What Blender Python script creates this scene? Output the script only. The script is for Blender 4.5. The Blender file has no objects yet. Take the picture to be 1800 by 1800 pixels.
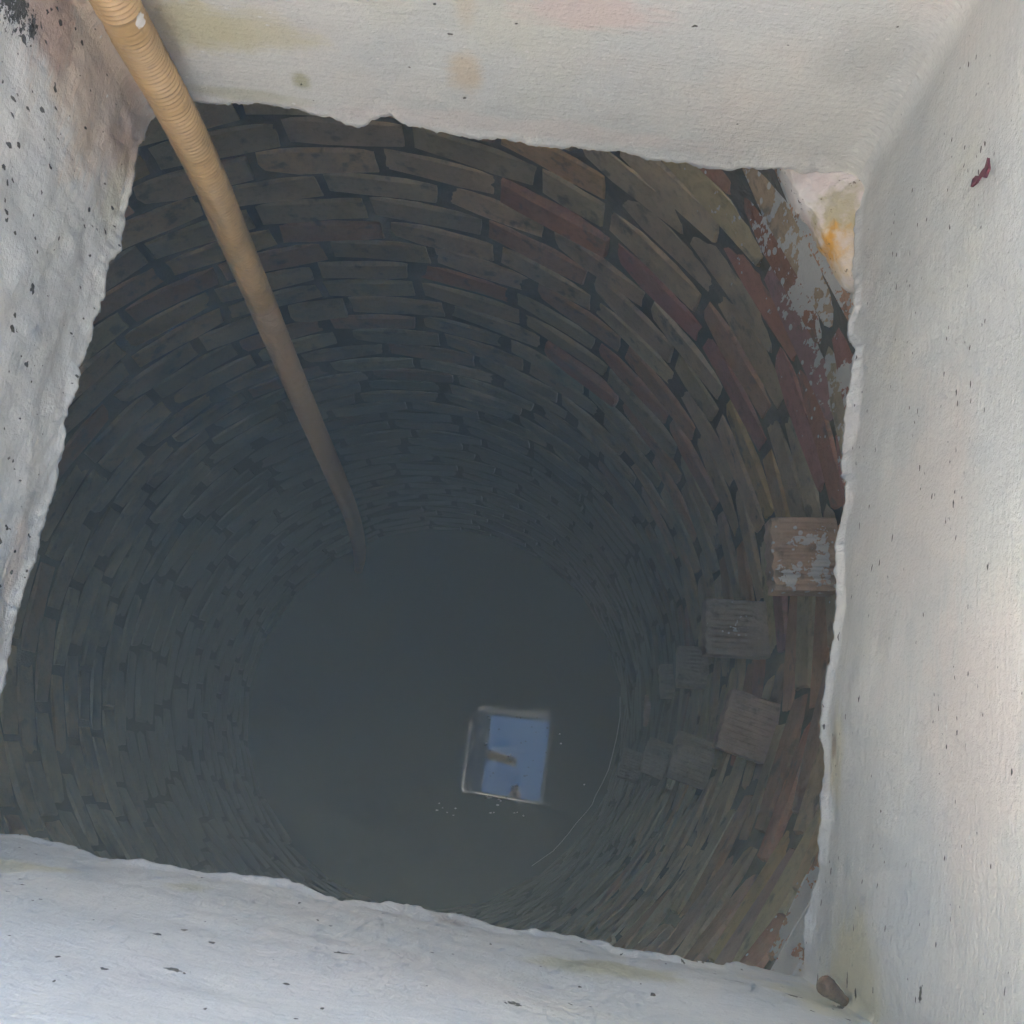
import bpy, bmesh, math, random
import numpy as np
from mathutils import Vector, Matrix, noise

random.seed(7)
R = math.radians
scene = bpy.context.scene
COL = scene.collection

# ------------------------------------------------------------------ camera
FPX = 1800.0                                   # focal length in pixels of the 1800 px frame
NAD = np.array([5.0, 483.0, FPX]); NAD /= np.linalg.norm(NAD)   # straight down, seen from the lens
EX = np.array([1.0, 0, 0]) - NAD[0] * NAD; EX /= np.linalg.norm(EX)
EZ = -NAD
EY = np.cross(EZ, EX)
M = np.stack([EX, EY, EZ])                     # lens axes -> world axes
CAM = np.array([0.0, 0.0, 1.0])                # lens is 1 m above the mouth of the well

cam_d = bpy.data.cameras.new('camera')
cam_d.lens = 36.0; cam_d.sensor_width = 36.0
cam_d.clip_start = 0.005; cam_d.clip_end = 2000
cam = bpy.data.objects.new('camera', cam_d); COL.objects.link(cam)
mx = np.eye(4)
mx[:3, 0] = M @ np.array([1, 0, 0]); mx[:3, 1] = M @ np.array([0, -1, 0]); mx[:3, 2] = M @ np.array([0, 0, -1]); mx[:3, 3] = CAM
cam.matrix_world = Matrix(mx.tolist())
scene.camera = cam

# ------------------------------------------------------------------ sky, sun, exposure
SUN_AZ = R(80)          # direction to the sun in the x/y plane (from +x)
SUN_EL = R(25)
world = bpy.data.worlds.new('World'); scene.world = world; world.use_nodes = True
wn = world.node_tree
bg = wn.nodes['Background']
sky = wn.nodes.new('ShaderNodeTexSky'); sky.sky_type = 'NISHITA'; sky.sun_disc = False
sky.ozone_density = 4.5; sky.dust_density = 0.3
sky.sun_elevation = SUN_EL; sky.sun_rotation = R(90) - SUN_AZ
wn.links.new(sky.outputs[0], bg.inputs[0]); bg.inputs[1].default_value = 0.09
sun_d = bpy.data.lights.new('sun', 'SUN'); sun_d.energy = 5.0; sun_d.angle = R(0.5); sun_d.color = (1.0, 0.93, 0.83)
sun = bpy.data.objects.new('sun', sun_d); COL.objects.link(sun)
sdir = Vector((math.cos(SUN_AZ) * math.cos(SUN_EL), math.sin(SUN_AZ) * math.cos(SUN_EL), math.sin(SUN_EL)))
sun.rotation_euler = sdir.to_track_quat('Z', 'Y').to_euler(); sun.location = sdir * 30
vs = scene.view_settings
vs.view_transform = 'Standard'; vs.look = 'None'; vs.gamma = 1.0; vs.use_curve_mapping = False
vs.exposure = 3.65
HAZE_DENSITY = 0.039
cy = scene.cycles
cy.use_denoising = True; cy.use_light_tree = False
cy.use_adaptive_sampling = True; cy.adaptive_threshold = 0.04; cy.adaptive_min_samples = 16
cy.max_bounces = 8; cy.diffuse_bounces = 4; cy.glossy_bounces = 4; cy.volume_bounces = 0
cy.sample_clamp_indirect = 8.0

# ------------------------------------------------------------------ geometry of the view
def ray(px, py):
    return M @ np.array([px - 900.0, py - 900.0, FPX])
def at_depth(px, py, D):
    r = ray(px, py); return CAM + r * (D / -r[2])
def to_px(P):
    v = M.T @ (np.asarray(P, float) - CAM)
    return np.array([900 + FPX * v[0] / v[2], 900 + FPX * v[1] / v[2]])

WATER_Z = -4.33
WC = np.array([-0.41, 0.38])                   # axis of the well
def well_r(z, ang=0.6):                        # the top courses are corbelled inwards, less so towards one corner
    zs = [-6, -1.2, -0.75, -0.45, -0.2, 0.1]; rs = [0.955, 0.95, 0.94, 0.90, 0.845, 0.805]
    r = float(np.interp(z, zs, rs))
    return r + max(0.0, math.cos(ang + 0.69)) ** 6 * float(np.interp(z, [-0.9, 0.0], [0.0, 0.062]))

C_TL, C_TR, C_BR, C_BL = [at_depth(*p, 1.0)[:2] for p in ((262, 180), (1520, 308), (1412, 1722), (-68, 1452))]
E_TOP = [(262, 182), (340, 178), (370, 182), (400, 180), (450, 180), (500, 184), (540, 190), (570, 198), (600, 208), (625, 220), (640, 218), (655, 208), (675, 205), (695, 208), (715, 222), (760, 232), (800, 240), (850, 248), (900, 250), (950, 262), (1000, 265), (1050, 270), (1100, 270), (1130, 280), (1200, 287), (1280, 297), (1310, 293), (1385, 297), (1520, 308)]
E_RIGHT = [(1520, 308), (1507, 480), (1512, 545), (1500, 570), (1498, 595), (1510, 620), (1508, 660), (1500, 720), (1495, 770), (1488, 800), (1485, 840), (1492, 850), (1488, 880), (1478, 920), (1475, 950), (1474, 1000), (1472, 1050), (1477, 1070), (1470, 1130), (1465, 1200), (1458, 1260), (1455, 1310), (1457, 1350), (1453, 1400), (1455, 1440), (1447, 1480), (1448, 1510), (1440, 1540), (1428, 1580), (1421, 1640), (1416, 1700), (1412, 1722)]
E_BOT = [(-68, 1456), (0, 1466), (30, 1466), (80, 1475), (125, 1484), (145, 1493), (200, 1510), (250, 1522), (300, 1533), (350, 1541), (400, 1550), (450, 1558), (505, 1567), (540, 1578), (600, 1590), (650, 1594), (715, 1597), (750, 1605), (790, 1606), (840, 1618), (900, 1632), (960, 1638), (1020, 1648), (1060, 1660), (1100, 1673), (1140, 1682), (1200, 1692), (1270, 1700), (1290, 1696), (1330, 1703), (1400, 1712), (1412, 1720)]
E_LEFT = [(264, 184), (258, 230), (240, 260), (233, 310), (226, 350), (215, 400), (208, 440), (188, 460), (182, 490), (180, 520), (165, 560), (158, 600), (140, 650), (128, 700), (108, 745), (112, 770), (100, 810), (92, 860), (75, 910), (62, 970), (40, 1030), (25, 1090), (12, 1150), (0, 1200), (-68, 1452)]
OPEN_PX = E_TOP + E_RIGHT[1:] + E_BOT[::-1][1:] + E_LEFT[::-1][1:]

# ------------------------------------------------------------------ helpers
def obj(name, me, mat=None, parent=None):
    o = bpy.data.objects.new(name, me); COL.objects.link(o)
    if mat is not None and len(me.materials) == 0: me.materials.append(mat)
    if parent is not None: o.parent = parent
    return o
def from_bm(name, bm, mat=None, parent=None, smooth=False):
    me = bpy.data.meshes.new(name); bm.normal_update(); bm.to_mesh(me); bm.free()
    if smooth:
        for p in me.polygons: p.use_smooth = True
    return obj(name, me, mat, parent)
def from_py(name, v, f, mat=None, parent=None, smooth=False):
    me = bpy.data.meshes.new(name); me.from_pydata([tuple(map(float, p)) for p in v], [], f); me.update()
    if smooth:
        for p in me.polygons: p.use_smooth = True
    return obj(name, me, mat, parent)
def tag(o, label=None, cat=None, group=None, kind=None):
    for k, v in (('label', label), ('category', cat), ('group', group), ('kind', kind)):
        if v: o[k] = v
    return o
def empty(name, loc=(0, 0, 0)):
    o = bpy.data.objects.new(name, None); COL.objects.link(o); o.location = loc; o.empty_display_size = 0.1
    return o
def bm_box(bm, c, s, rot=None, bevel=0.0):
    r = bmesh.ops.create_cube(bm, size=1.0)
    vs_ = r['verts']
    bmesh.ops.scale(bm, vec=s, verts=vs_)
    if bevel:
        es = list({e for v in vs_ for e in v.link_edges})
        rb = bmesh.ops.bevel(bm, geom=es, offset=bevel, segments=2, affect='EDGES', profile=0.5)
        vs_ = list({v for v in rb['verts']} | {v for v in vs_ if v.is_valid})
    if rot is not None: bmesh.ops.rotate(bm, verts=vs_, cent=(0, 0, 0), matrix=rot)
    bmesh.ops.translate(bm, vec=c, verts=vs_)
def tube(path, radii, seg=12, close=True):
    P = [Vector(p) for p in path]; n = len(P); v = []; f = []
    t = (P[1] - P[0]).normalized(); a = t.orthogonal().normalized()
    for i in range(n):
        t2 = (P[min(i + 1, n - 1)] - P[max(i - 1, 0)]).normalized()
        a = (a - t2 * a.dot(t2)).normalized(); b = t2.cross(a)
        r = radii[i] if hasattr(radii, '__len__') else radii
        for k in range(seg):
            q = 2 * math.pi * k / seg
            v.append(P[i] + (a * math.cos(q) + b * math.sin(q)) * r)
    for i in range(n - 1):
        for k in range(seg):
            k2 = (k + 1) % seg
            f.append((i * seg + k, i * seg + k2, (i + 1) * seg + k2, (i + 1) * seg + k))
    if close:
        f.append(tuple(range(seg))[::-1]); f.append(tuple((n - 1) * seg + k for k in range(seg)))
    return v, f

# ------------------------------------------------------------------ node helpers
class NT:
    def __init__(self, name):
        self.mat = bpy.data.materials.new(name); self.mat.use_nodes = True
        self.t = self.mat.node_tree; self.t.nodes.clear()
        self.out = self.t.nodes.new('ShaderNodeOutputMaterial')
        self.b = self.t.nodes.new('ShaderNodeBsdfPrincipled')
        self.t.links.new(self.b.outputs[0], self.out.inputs[0])
    def n(self, typ, **kw):
        nd = self.t.nodes.new('ShaderNode' + typ)
        for k, v in kw.items(): setattr(nd, k, v)
        return nd
    def L(self, a, b): self.t.links.new(a, b)
    def put(self, sock, v):
        if isinstance(v, bpy.types.NodeSocket): self.L(v, sock)
        else: sock.default_value = v
    def math(self, op, a, b=0.0, c=0.0, clamp=False):
        nd = self.n('Math', operation=op, use_clamp=clamp)
        self.put(nd.inputs[0], a); self.put(nd.inputs[1], b); self.put(nd.inputs[2], c); return nd.outputs[0]
    def smooth(self, x, lo, hi, to0=0.0, to1=1.0):
        nd = self.n('MapRange', interpolation_type='SMOOTHSTEP')
        self.put(nd.inputs['Value'], x); self.put(nd.inputs['From Min'], lo); self.put(nd.inputs['From Max'], hi)
        self.put(nd.inputs['To Min'], to0); self.put(nd.inputs['To Max'], to1); return nd.outputs[0]
    def mix(self, fac, a, b, blend='MIX'):
        nd = self.n('Mix', data_type='RGBA', blend_type=blend)
        self.put(nd.inputs[0], fac)
        for s, v in ((nd.inputs[6], a), (nd.inputs[7], b)):
            if isinstance(v, tuple) and len(v) == 3: v = (*v, 1)
            self.put(s, v)
        return nd.outputs[2]
    def noise(self, vec, scale, detail=4, rough=0.55, dist=0.0):
        nd = self.n('TexNoise'); self.L(vec, nd.inputs['Vector'])
        nd.inputs['Scale'].default_value = scale; nd.inputs['Detail'].default_value = detail
        nd.inputs['Roughness'].default_value = rough; nd.inputs['Distortion'].default_value = dist
        return nd.outputs['Fac']
    def scaled(self, vec, s, loc=(0, 0, 0)):
        nd = self.n('Mapping'); self.L(vec, nd.inputs[0]); nd.inputs['Scale'].default_value = s; nd.inputs['Location'].default_value = loc
        return nd.outputs[0]
    def dist(self, vec, p, s=(1, 1, 1)):
        nd = self.n('VectorMath', operation='SUBTRACT'); self.L(vec, nd.inputs[0]); nd.inputs[1].default_value = p
        m2 = self.n('VectorMath', operation='MULTIPLY'); self.L(nd.outputs[0], m2.inputs[0]); m2.inputs[1].default_value = s
        l = self.n('VectorMath', operation='LENGTH'); self.L(m2.outputs[0], l.inputs[0]); return l.outputs['Value']
    def bump(self, h, strength, distance=0.002, prev=None):
        nd = self.n('Bump'); self.L(h, nd.inputs['Height']); nd.inputs['Strength'].default_value = strength; nd.inputs['Distance'].default_value = distance
        if prev is not None: self.L(prev, nd.inputs['Normal'])
        return nd.outputs[0]
    def done(self, color, rough, normal=None, spec=None):
        self.put(self.b.inputs['Base Color'], color if not (isinstance(color, tuple) and len(color) == 3) else (*color, 1))
        self.put(self.b.inputs['Roughness'], rough)
        if normal is not None: self.L(normal, self.b.inputs['Normal'])
        if spec is not None: self.b.inputs['Specular IOR Level'].default_value = spec
        return self.mat

def simple(name, col, rough=0.7, scale=40.0, var=0.25, bump=0.2, metallic=0.0):
    m = NT(name); g = m.n('NewGeometry'); p = g.outputs['Position']
    f = m.noise(p, scale, 5); f2 = m.noise(p, scale * 0.15, 3)
    dark = tuple(c * (1 - var) for c in col); lite = tuple(min(1, c * (1 + var)) for c in col)
    c = m.mix(f, dark, lite); c = m.mix(m.math('MULTIPLY', f2, 0.5), c, dark)
    m.b.inputs['Metallic'].default_value = metallic
    return m.done(c, rough, m.bump(f, bump, 0.002))

# plaster of one shaft wall. uv = metres along the wall / height above its lower edge line
def plaster(name, stains, specks, seed, base=(0.80, 0.80, 0.775), spots=()):
    m = NT(name); uvn = m.n('UVMap'); uv = uvn.outputs[0]
    off = m.scaled(uv, (1, 1, 1), (seed * 3.1, seed * 1.7, seed))
    big = m.noise(off, 3.5, 4, 0.6)
    mid = m.noise(off, 14, 3, 0.6)
    nz2 = m.noise(off, 190, 3, 0.7)
    streak = m.noise(m.scaled(off, (7, 75, 1)), 3.0, 3, 0.65)
    fine = m.noise(m.scaled(off, (60, 320, 1)), 3.0, 1, 0.7)
    c = m.mix(m.smooth(big, 0.42, 0.62), base, (0.70, 0.725, 0.73))
    c = m.mix(m.smooth(m.noise(m.scaled(off, (1, 1, 1), (9, 4, 0)), 5.0, 3), 0.52, 0.72, 0, 0.55), c, (0.80, 0.735, 0.70))
    c = m.mix(m.smooth(m.noise(m.scaled(off, (1, 1, 1), (2, 14, 0)), 4.0, 3), 0.55, 0.72, 0, 0.5), c, (0.76, 0.755, 0.64))
    c = m.mix(m.smooth(streak, 0.35, 0.7, 0.0, 0.30), c, (0.60, 0.61, 0.60))
    c = m.mix(m.smooth(mid, 0.55, 0.8, 0.0, 0.35), c, (0.58, 0.58, 0.56))
    c = m.mix(m.smooth(fine, 0.45, 0.8, 0.0, 0.22), c, (0.50, 0.50, 0.49))
    c = m.mix(m.smooth(nz2, 0.58, 0.75, 0.0, 0.35), c, (0.52, 0.51, 0.49))
    for (u, v, ru, rv, col, st) in stains:
        d = m.dist(uv, (u, v, 0), (1 / ru, 1 / rv, 0))
        d = m.math('ADD', d, m.math('MULTIPLY', m.math('SUBTRACT', mid, 0.5), 1.6))
        d = m.math('ADD', d, m.math('MULTIPLY', m.math('SUBTRACT', streak, 0.5), 0.7))
        c = m.mix(m.smooth(d, 1.15, 0.35, 0.0, st), c, col)
    # little white blobs of lime
    wv = m.n('TexVoronoi'); m.L(m.scaled(off, (45, 70, 1)), wv.inputs['Vector']); wv.inputs['Scale'].default_value = 1.0
    wsel = m.math('MULTIPLY', m.math('LESS_THAN', wv.outputs['Distance'], 0.10), m.math('GREATER_THAN', mid, 0.5))
    c = m.mix(m.math('MULTIPLY', wsel, 0.8), c, (0.86, 0.86, 0.85))
    # flaked-off specks showing the dark render
    bare = None
    for (sx, sy, size, dens, sd) in specks:
        vo = m.n('TexVoronoi'); m.L(m.scaled(off, (sx, sy, 1), (sd, sd * 2, 0)), vo.inputs['Vector']); vo.inputs['Scale'].default_value = 1.0
        nz = m.noise(m.scaled(off, (sx, sy, 1)), 2.6, 1)
        dd = m.math('ADD', vo.outputs['Distance'], m.math('MULTIPLY', m.math('SUBTRACT', nz, 0.5), 0.55))
        sepc = m.n('SeparateColor'); m.L(vo.outputs['Color'], sepc.inputs[0])
        keep = m.math('LESS_THAN', sepc.outputs[0], dens)
        clus = m.smooth(m.noise(m.scaled(off, (1, 1, 1), (sd * 5, 0, 0)), 7.0, 2), 0.40, 0.62)
        szz = m.math('MULTIPLY', m.math('MULTIPLY', size, sepc.outputs[1]), m.math('ADD', clus, 0.25))
        s = m.math('MULTIPLY', m.math('LESS_THAN', dd, szz), keep)
        bare = s if bare is None else m.math('MAXIMUM', bare, s)
    for (u, v, ru, rv) in spots:               # larger holes / flakes with a place of their own
        d = m.dist(uv, (u, v, 0), (1 / ru, 1 / rv, 0))
        d = m.math('ADD', d, m.math('MULTIPLY', m.math('SUBTRACT', nz2, 0.5), 3.0))
        s = m.math('LESS_THAN', d, 0.55)
        bare = s if bare is None else m.math('MAXIMUM', bare, s)
    if bare is not None: c = m.mix(m.math('MULTIPLY', bare, 0.93), c, (0.055, 0.05, 0.045))
    h = m.math('ADD', m.math('MULTIPLY', streak, 0.35), m.math('MULTIPLY', fine, 0.18))
    h = m.math('ADD', h, m.math('MULTIPLY', mid, 0.5)); h = m.math('ADD', h, m.math('MULTIPLY', nz2, 0.65))
    if bare is not None: h = m.math('SUBTRACT', h, m.math('MULTIPLY', bare, 0.8))
    h = m.math('ADD', h, m.math('MULTIPLY', wsel, 0.4))
    c = m.mix(1.0, c, (0.87, 0.85, 0.815), 'MULTIPLY')       # old greyed lime wash
    return m.done(c, 0.85, m.bump(h, 0.45, 0.005), 0.25)

PAINT_SPOTS = []
def brick_mat(name, use_attr, paint=1.0, ridged=False):
    m = NT(name); g = m.n('NewGeometry'); p = g.outputs['Position']
    if use_attr:
        a = m.n('VertexColor', layer_name='tint'); col = a.outputs['Color']
    else:
        a = m.n('ObjectInfo'); col = a.outputs['Color']
    n1 = m.noise(p, 9, 3, 0.6); n2 = m.noise(p, 70, 4, 0.68)
    c = m.mix(m.smooth(n1, 0.35, 0.7, 0, 0.5), col, m.mix(1.0, col, (0.62, 0.60, 0.58), 'MULTIPLY'))
    c = m.mix(m.smooth(n2, 0.45, 0.75, 0, 0.42), c, m.mix(1.0, col, (0.45, 0.43, 0.40), 'MULTIPLY'))
    # film of mortar smeared over the faces
    c = m.mix(m.smooth(m.noise(p, 22, 4), 0.56, 0.70, 0, 0.6), c, (0.17, 0.155, 0.13))
    # algae near the water, plus light falloff with depth painted into the brick colour
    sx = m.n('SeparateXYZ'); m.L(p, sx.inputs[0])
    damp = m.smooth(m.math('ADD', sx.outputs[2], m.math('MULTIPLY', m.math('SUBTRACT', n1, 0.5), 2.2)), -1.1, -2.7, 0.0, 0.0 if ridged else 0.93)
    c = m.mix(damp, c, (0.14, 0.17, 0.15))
    # splashes of white paint that fell in from the shaft
    sp = m.scaled(p, (1, 1, 0.45))
    nz = m.noise(sp, 26, 4, 0.72); nf = nz
    reg = None
    for (q, rad, st) in PAINT_SPOTS:
        f = m.smooth(m.dist(p, tuple(q)), rad, rad * 0.15, 0.0, st)
        reg = f if reg is None else m.math('MAXIMUM', reg, f)
    lim = m.math('SUBTRACT', 0.80, m.math('MULTIPLY', reg, 0.31 * paint))
    spl = m.smooth(m.math('ADD', m.math('MULTIPLY', nz, 0.75), m.math('MULTIPLY', nf, 0.25)), lim, m.math('ADD', lim, 0.02))
    vo = m.n('TexVoronoi'); m.L(m.scaled(p, (55, 55, 28)), vo.inputs['Vector']); vo.inputs['Scale'].default_value = 1
    dot = m.math('LESS_THAN', vo.outputs['Distance'], m.math('MULTIPLY', reg, 0.27))
    c = m.mix(m.math('MAXIMUM', spl, dot), c, (0.70, 0.69, 0.66))
    h = n2
    return m.done(c, m.smooth(damp, 0, 0.75, 0.9, 0.6), m.bump(h, 0.7, 0.004), 0.3)

# ------------------------------------------------------------------ the plastered shaft
SHAFT_TOP = 0.95
class WallPlane:
    def __init__(self, A, B):
        self.A = np.array(A); self.B = np.array(B); d = self.B - self.A
        self.Len = float(np.linalg.norm(d)); self.u = d / self.Len
        nrm = np.array([-self.u[1], self.u[0]]); cen = (C_TL + C_TR + C_BR + C_BL) / 4
        self.nin = nrm if np.dot(cen - self.A, nrm) > 0 else -nrm
    def hit(self, px, py):                     # pixel -> (metres along, height) on this wall
        r = ray(px, py); t = np.dot(self.A - CAM[:2], self.nin) / np.dot(r[:2], self.nin)
        P = CAM + r * t
        return float(np.dot(P[:2] - self.A, self.u)), float(P[2])
    def point(self, s, z, off=0.0):
        q = self.A + self.u * s + self.nin * off
        return (q[0], q[1], z)
W_TOP = WallPlane(C_TL, C_TR); W_RIGHT = WallPlane(C_TR, C_BR); W_BOT = WallPlane(C_BL, C_BR); W_LEFT = WallPlane(C_TL, C_BL)

def stain(W, px, py, rpx, rpy, col, st):
    u, v = W.hit(px, py)
    return (u, v, rpx, rpy, col, st)
def spot(W, px, py, ru, rv):
    u, v = W.hit(px, py); return (u, v, ru * 0.75, rv * 0.75)

PINK = (0.72, 0.58, 0.50); YEL = (0.68, 0.64, 0.44); OCH = (0.72, 0.60, 0.45); OLV = (0.50, 0.49, 0.33); BRN = (0.42, 0.30, 0.22)
m_left = plaster('plaster_left', [
    stain(W_LEFT, 190, 150, 0.12, 0.14, PINK, 0.95), stain(W_LEFT, 150, 140, 0.10, 0.10, OCH, 0.55),
    stain(W_LEFT, 95, 30, 0.06, 0.05, (0.60, 0.42, 0.33), 0.8), stain(W_LEFT, 225, 275, 0.03, 0.05, BRN, 0.7), stain(W_LEFT, 240, 190, 0.025, 0.05, BRN, 0.55),
    stain(W_LEFT, 205, 350, 0.05, 0.03, YEL, 0.5), stain(W_LEFT, 30, 960, 0.05, 0.02, PINK, 0.5)],
    [(60, 45, 0.30, 0.40, 1.3), (130, 90, 0.30, 0.35, 4.1)], 1.0,
    spots=[spot(W_LEFT, 38, 12, 0.040, 0.034), spot(W_LEFT, 62, 50, 0.030, 0.016), spot(W_LEFT, 22, -20, 0.06, 0.05)])
m_top = plaster('plaster_top', [
    stain(W_TOP, 345, 50, 0.07, 0.05, YEL, 0.9), stain(W_TOP, 440, 50, 0.08, 0.035, YEL, 0.7), stain(W_TOP, 820, 130, 0.022, 0.035, OCH, 0.75),
    stain(W_TOP, 815, 10, 0.015, 0.04, OCH, 0.4), stain(W_TOP, 1030, 20, 0.08, 0.03, (0.78, 0.64, 0.62), 0.7), stain(W_TOP, 530, 138, 0.012, 0.016, OLV, 0.9),
    stain(W_TOP, 420, 165, 0.10, 0.012, OLV, 0.5), stain(W_TOP, 900, 225, 0.30, 0.02, (0.80, 0.72, 0.70), 0.5), stain(W_TOP, 280, 60, 0.02, 0.10, BRN, 0.45),
    stain(W_TOP, 1530, 90, 0.06, 0.05, (0.55, 0.56, 0.55), 0.5)],
    [(90, 120, 0.20, 0.05, 2.3)], 2.0, spots=[spot(W_TOP, 530, 146, 0.004, 0.004), spot(W_TOP, 789, 64, 0.005, 0.003)])
m_right = plaster('plaster_right', [
    stain(W_RIGHT, 1500, 1745, 0.07, 0.09, YEL, 0.75), stain(W_RIGHT, 1478, 1330, 0.05, 0.02, YEL, 0.6), stain(W_RIGHT, 1475, 1310, 0.012, 0.01, BRN, 0.6),
    stain(W_RIGHT, 1700, 1300, 0.12, 0.10, (0.80, 0.72, 0.69), 0.6), stain(W_RIGHT, 1620, 900, 0.14, 0.10, (0.79, 0.73, 0.70), 0.5), 
    stain(W_RIGHT, 1590, 1560, 0.10, 0.07, (0.66, 0.71, 0.74), 0.6), stain(W_RIGHT, 1600, 300, 0.10, 0.06, (0.68, 0.71, 0.73), 0.5)],
    [(60, 150, 0.22, 0.12, 3.7), (110, 230, 0.24, 0.16, 6.2)], 3.0,
    spots=[spot(W_RIGHT, 1495, 1262, 0.006, 0.003), spot(W_RIGHT, 1606, 336, 0.006, 0.003), spot(W_RIGHT, 1490, 1723, 0.010, 0.003), spot(W_RIGHT, 1505, 1745, 0.010, 0.004), spot(W_RIGHT, 1617, 1750, 0.012, 0.005), spot(W_RIGHT, 1461, 1532, 0.007, 0.003)])
m_bot = plaster('plaster_bottom', [
    stain(W_BOT, 1060, 1700, 0.06, 0.05, OLV, 0.8), stain(W_BOT, 10, 1510, 0.06, 0.04, YEL, 0.7), stain(W_BOT, 1440, 1760, 0.05, 0.10, YEL, 0.6),
    stain(W_BOT, 330, 1565, 0.02, 0.03, YEL, 0.5), stain(W_BOT, 700, 1700, 0.12, 0.12, (0.80, 0.74, 0.71), 0.4), stain(W_BOT, 795, 1615, 0.02, 0.02, BRN, 0.4)],
    [(80, 45, 0.22, 0.09, 5.1), (150, 80, 0.26, 0.10, 8.2)], 4.0,
    spots=[spot(W_BOT, 276, 1640, 0.006, 0.009), spot(W_BOT, 312, 1698, 0.012, 0.006), spot(W_BOT, 600, 1672, 0.012, 0.006), spot(W_BOT, 1395, 1758, 0.012, 0.010), spot(W_BOT, 1290, 1728, 0.018, 0.008), spot(W_BOT, 902, 1770, 0.010, 0.010), spot(W_BOT, 1480, 1772, 0.012, 0.012)])

shaft = empty('well_shaft', (float(C_TL[0] + C_BR[0]) / 2, float(C_TL[1] + C_BR[1]) / 2, 0.0))
shaft_loc = np.array(shaft.location)
tag(shaft, 'square white plastered well shaft with ragged lower rim, peeling and stained', 'well shaft')

def build_wall(W, edge_px, mat, seed, label, lip=1.0, rough=1.0, fil=(0.035, 0.035)):
    es = sorted(W.hit(*p) for p in edge_px)
    S = np.array([e[0] for e in es]); Z = np.array([e[1] for e in es])
    q45 = 1 - 1 / math.sqrt(2); t0, t1 = fil[0] * q45, fil[1] * q45
    ns, nz = 300, 72
    ss = np.linspace(t0, W.Len - t1, ns)
    ez = np.interp(ss, S, Z)
    for i, s in enumerate(ss):
        ez[i] += 0.0035 * noise.noise((s * 60, seed, 0.0)) + 0.0035 * noise.noise((s * 130, seed, 3.0)) + 0.0028 * noise.noise((s * 300, seed, 6.0))
    g = np.linspace(0, 1, nz) ** 1.7
    v = []; f = []; uv = []
    def fillet(s):
        t = min(s, W.Len - s); RF = fil[0] if s < W.Len / 2 else fil[1]
        if t >= RF: return 0.0
        return RF - math.sqrt(max(0, RF * RF - (RF - t) ** 2))
    T = 0.14
    for j in range(nz):
        for i, s in enumerate(ss):
            z = ez[i] + (SHAFT_TOP - ez[i]) * g[j]
            fade = min(1.0, min(s - t0, W.Len - t1 - s) / 0.05)
            hz = z - ez[i]
            lipw = 0.020 + 0.010 * noise.noise((s * 9, seed, 5.5))
            k = max(0.0, 1 - hz / lipw)
            o = fillet(s)
            o += fade * (0.007 * noise.noise((s * 5, z * 6, seed)) + 0.0028 * rough * noise.noise((s * 22, z * 34, seed + 2)) + 0.0013 * rough * noise.noise((s * 70, z * 110, seed + 4)))
            o += lip * fade * (0.006 + 0.006 * noise.noise((s * 18, 1.0, seed)) + 0.003 * noise.noise((s * 90, z * 90, seed))) * (k * k * (3 - 2 * k)) * (1.0 if hz > 0.004 else 0.45)
            v.append(W.point(s, z, o)); uv.append((s, z))
    base = len(v)
    so = np.linspace(-T, W.Len + T, ns)
    for i in range(ns): v.append(W.point(ss[i], ez[i] + 0.004, -0.03)); uv.append((ss[i], ez[i]))      # under the rim
    for i in range(ns): v.append(W.point(so[i], 0.0, -T)); uv.append((so[i], 0))
    for i in range(ns): v.append(W.point(so[i], SHAFT_TOP, -T)); uv.append((so[i], 1.2))
    rows = [base - ns] + [0]
    def strip(r0, r1):
        for i in range(ns - 1): f.append((r0 + i, r0 + i + 1, r1 + i + 1, r1 + i))
    for j in range(nz - 1): strip(j * ns, (j + 1) * ns)
    strip(base, 0); strip(base + ns, base); strip(base + 2 * ns, base + ns); strip((nz - 1) * ns, base + 2 * ns)
    v = [np.array(p) - shaft_loc for p in v]
    o = from_py('wall', v, f, mat, shaft, True)
    me = o.data
    ul = me.uv_layers.new(name='UVMap')
    idx = np.empty(len(me.loops), dtype=np.int32); me.loops.foreach_get('vertex_index', idx)
    ul.data.foreach_set('uv', np.array(uv, dtype=np.float32)[idx].ravel())
    bm = bmesh.new(); bm.from_mesh(me); bmesh.ops.recalc_face_normals(bm, faces=bm.faces); bm.to_mesh(me); bm.free()
    o['label'] = label
    return o
build_wall(W_TOP, E_TOP, m_top, 1.3, 'smooth brushed white wall with yellow stains beside the hose', lip=0.35, rough=0.35)
build_wall(W_RIGHT, E_RIGHT, m_right, 4.7, 'grey white wall with a thick lime rim', lip=1.0, rough=0.5, fil=(0.035, 0.008))
build_wall(W_BOT, E_BOT, m_bot, 9.1, 'bright white wall with flaked black specks', lip=0.7, rough=0.9, fil=(0.035, 0.008))
build_wall(W_LEFT, E_LEFT, m_left, 13.9, 'pitted white wall peeling in black specks and stained pink', lip=0.8, rough=1.5)

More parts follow.
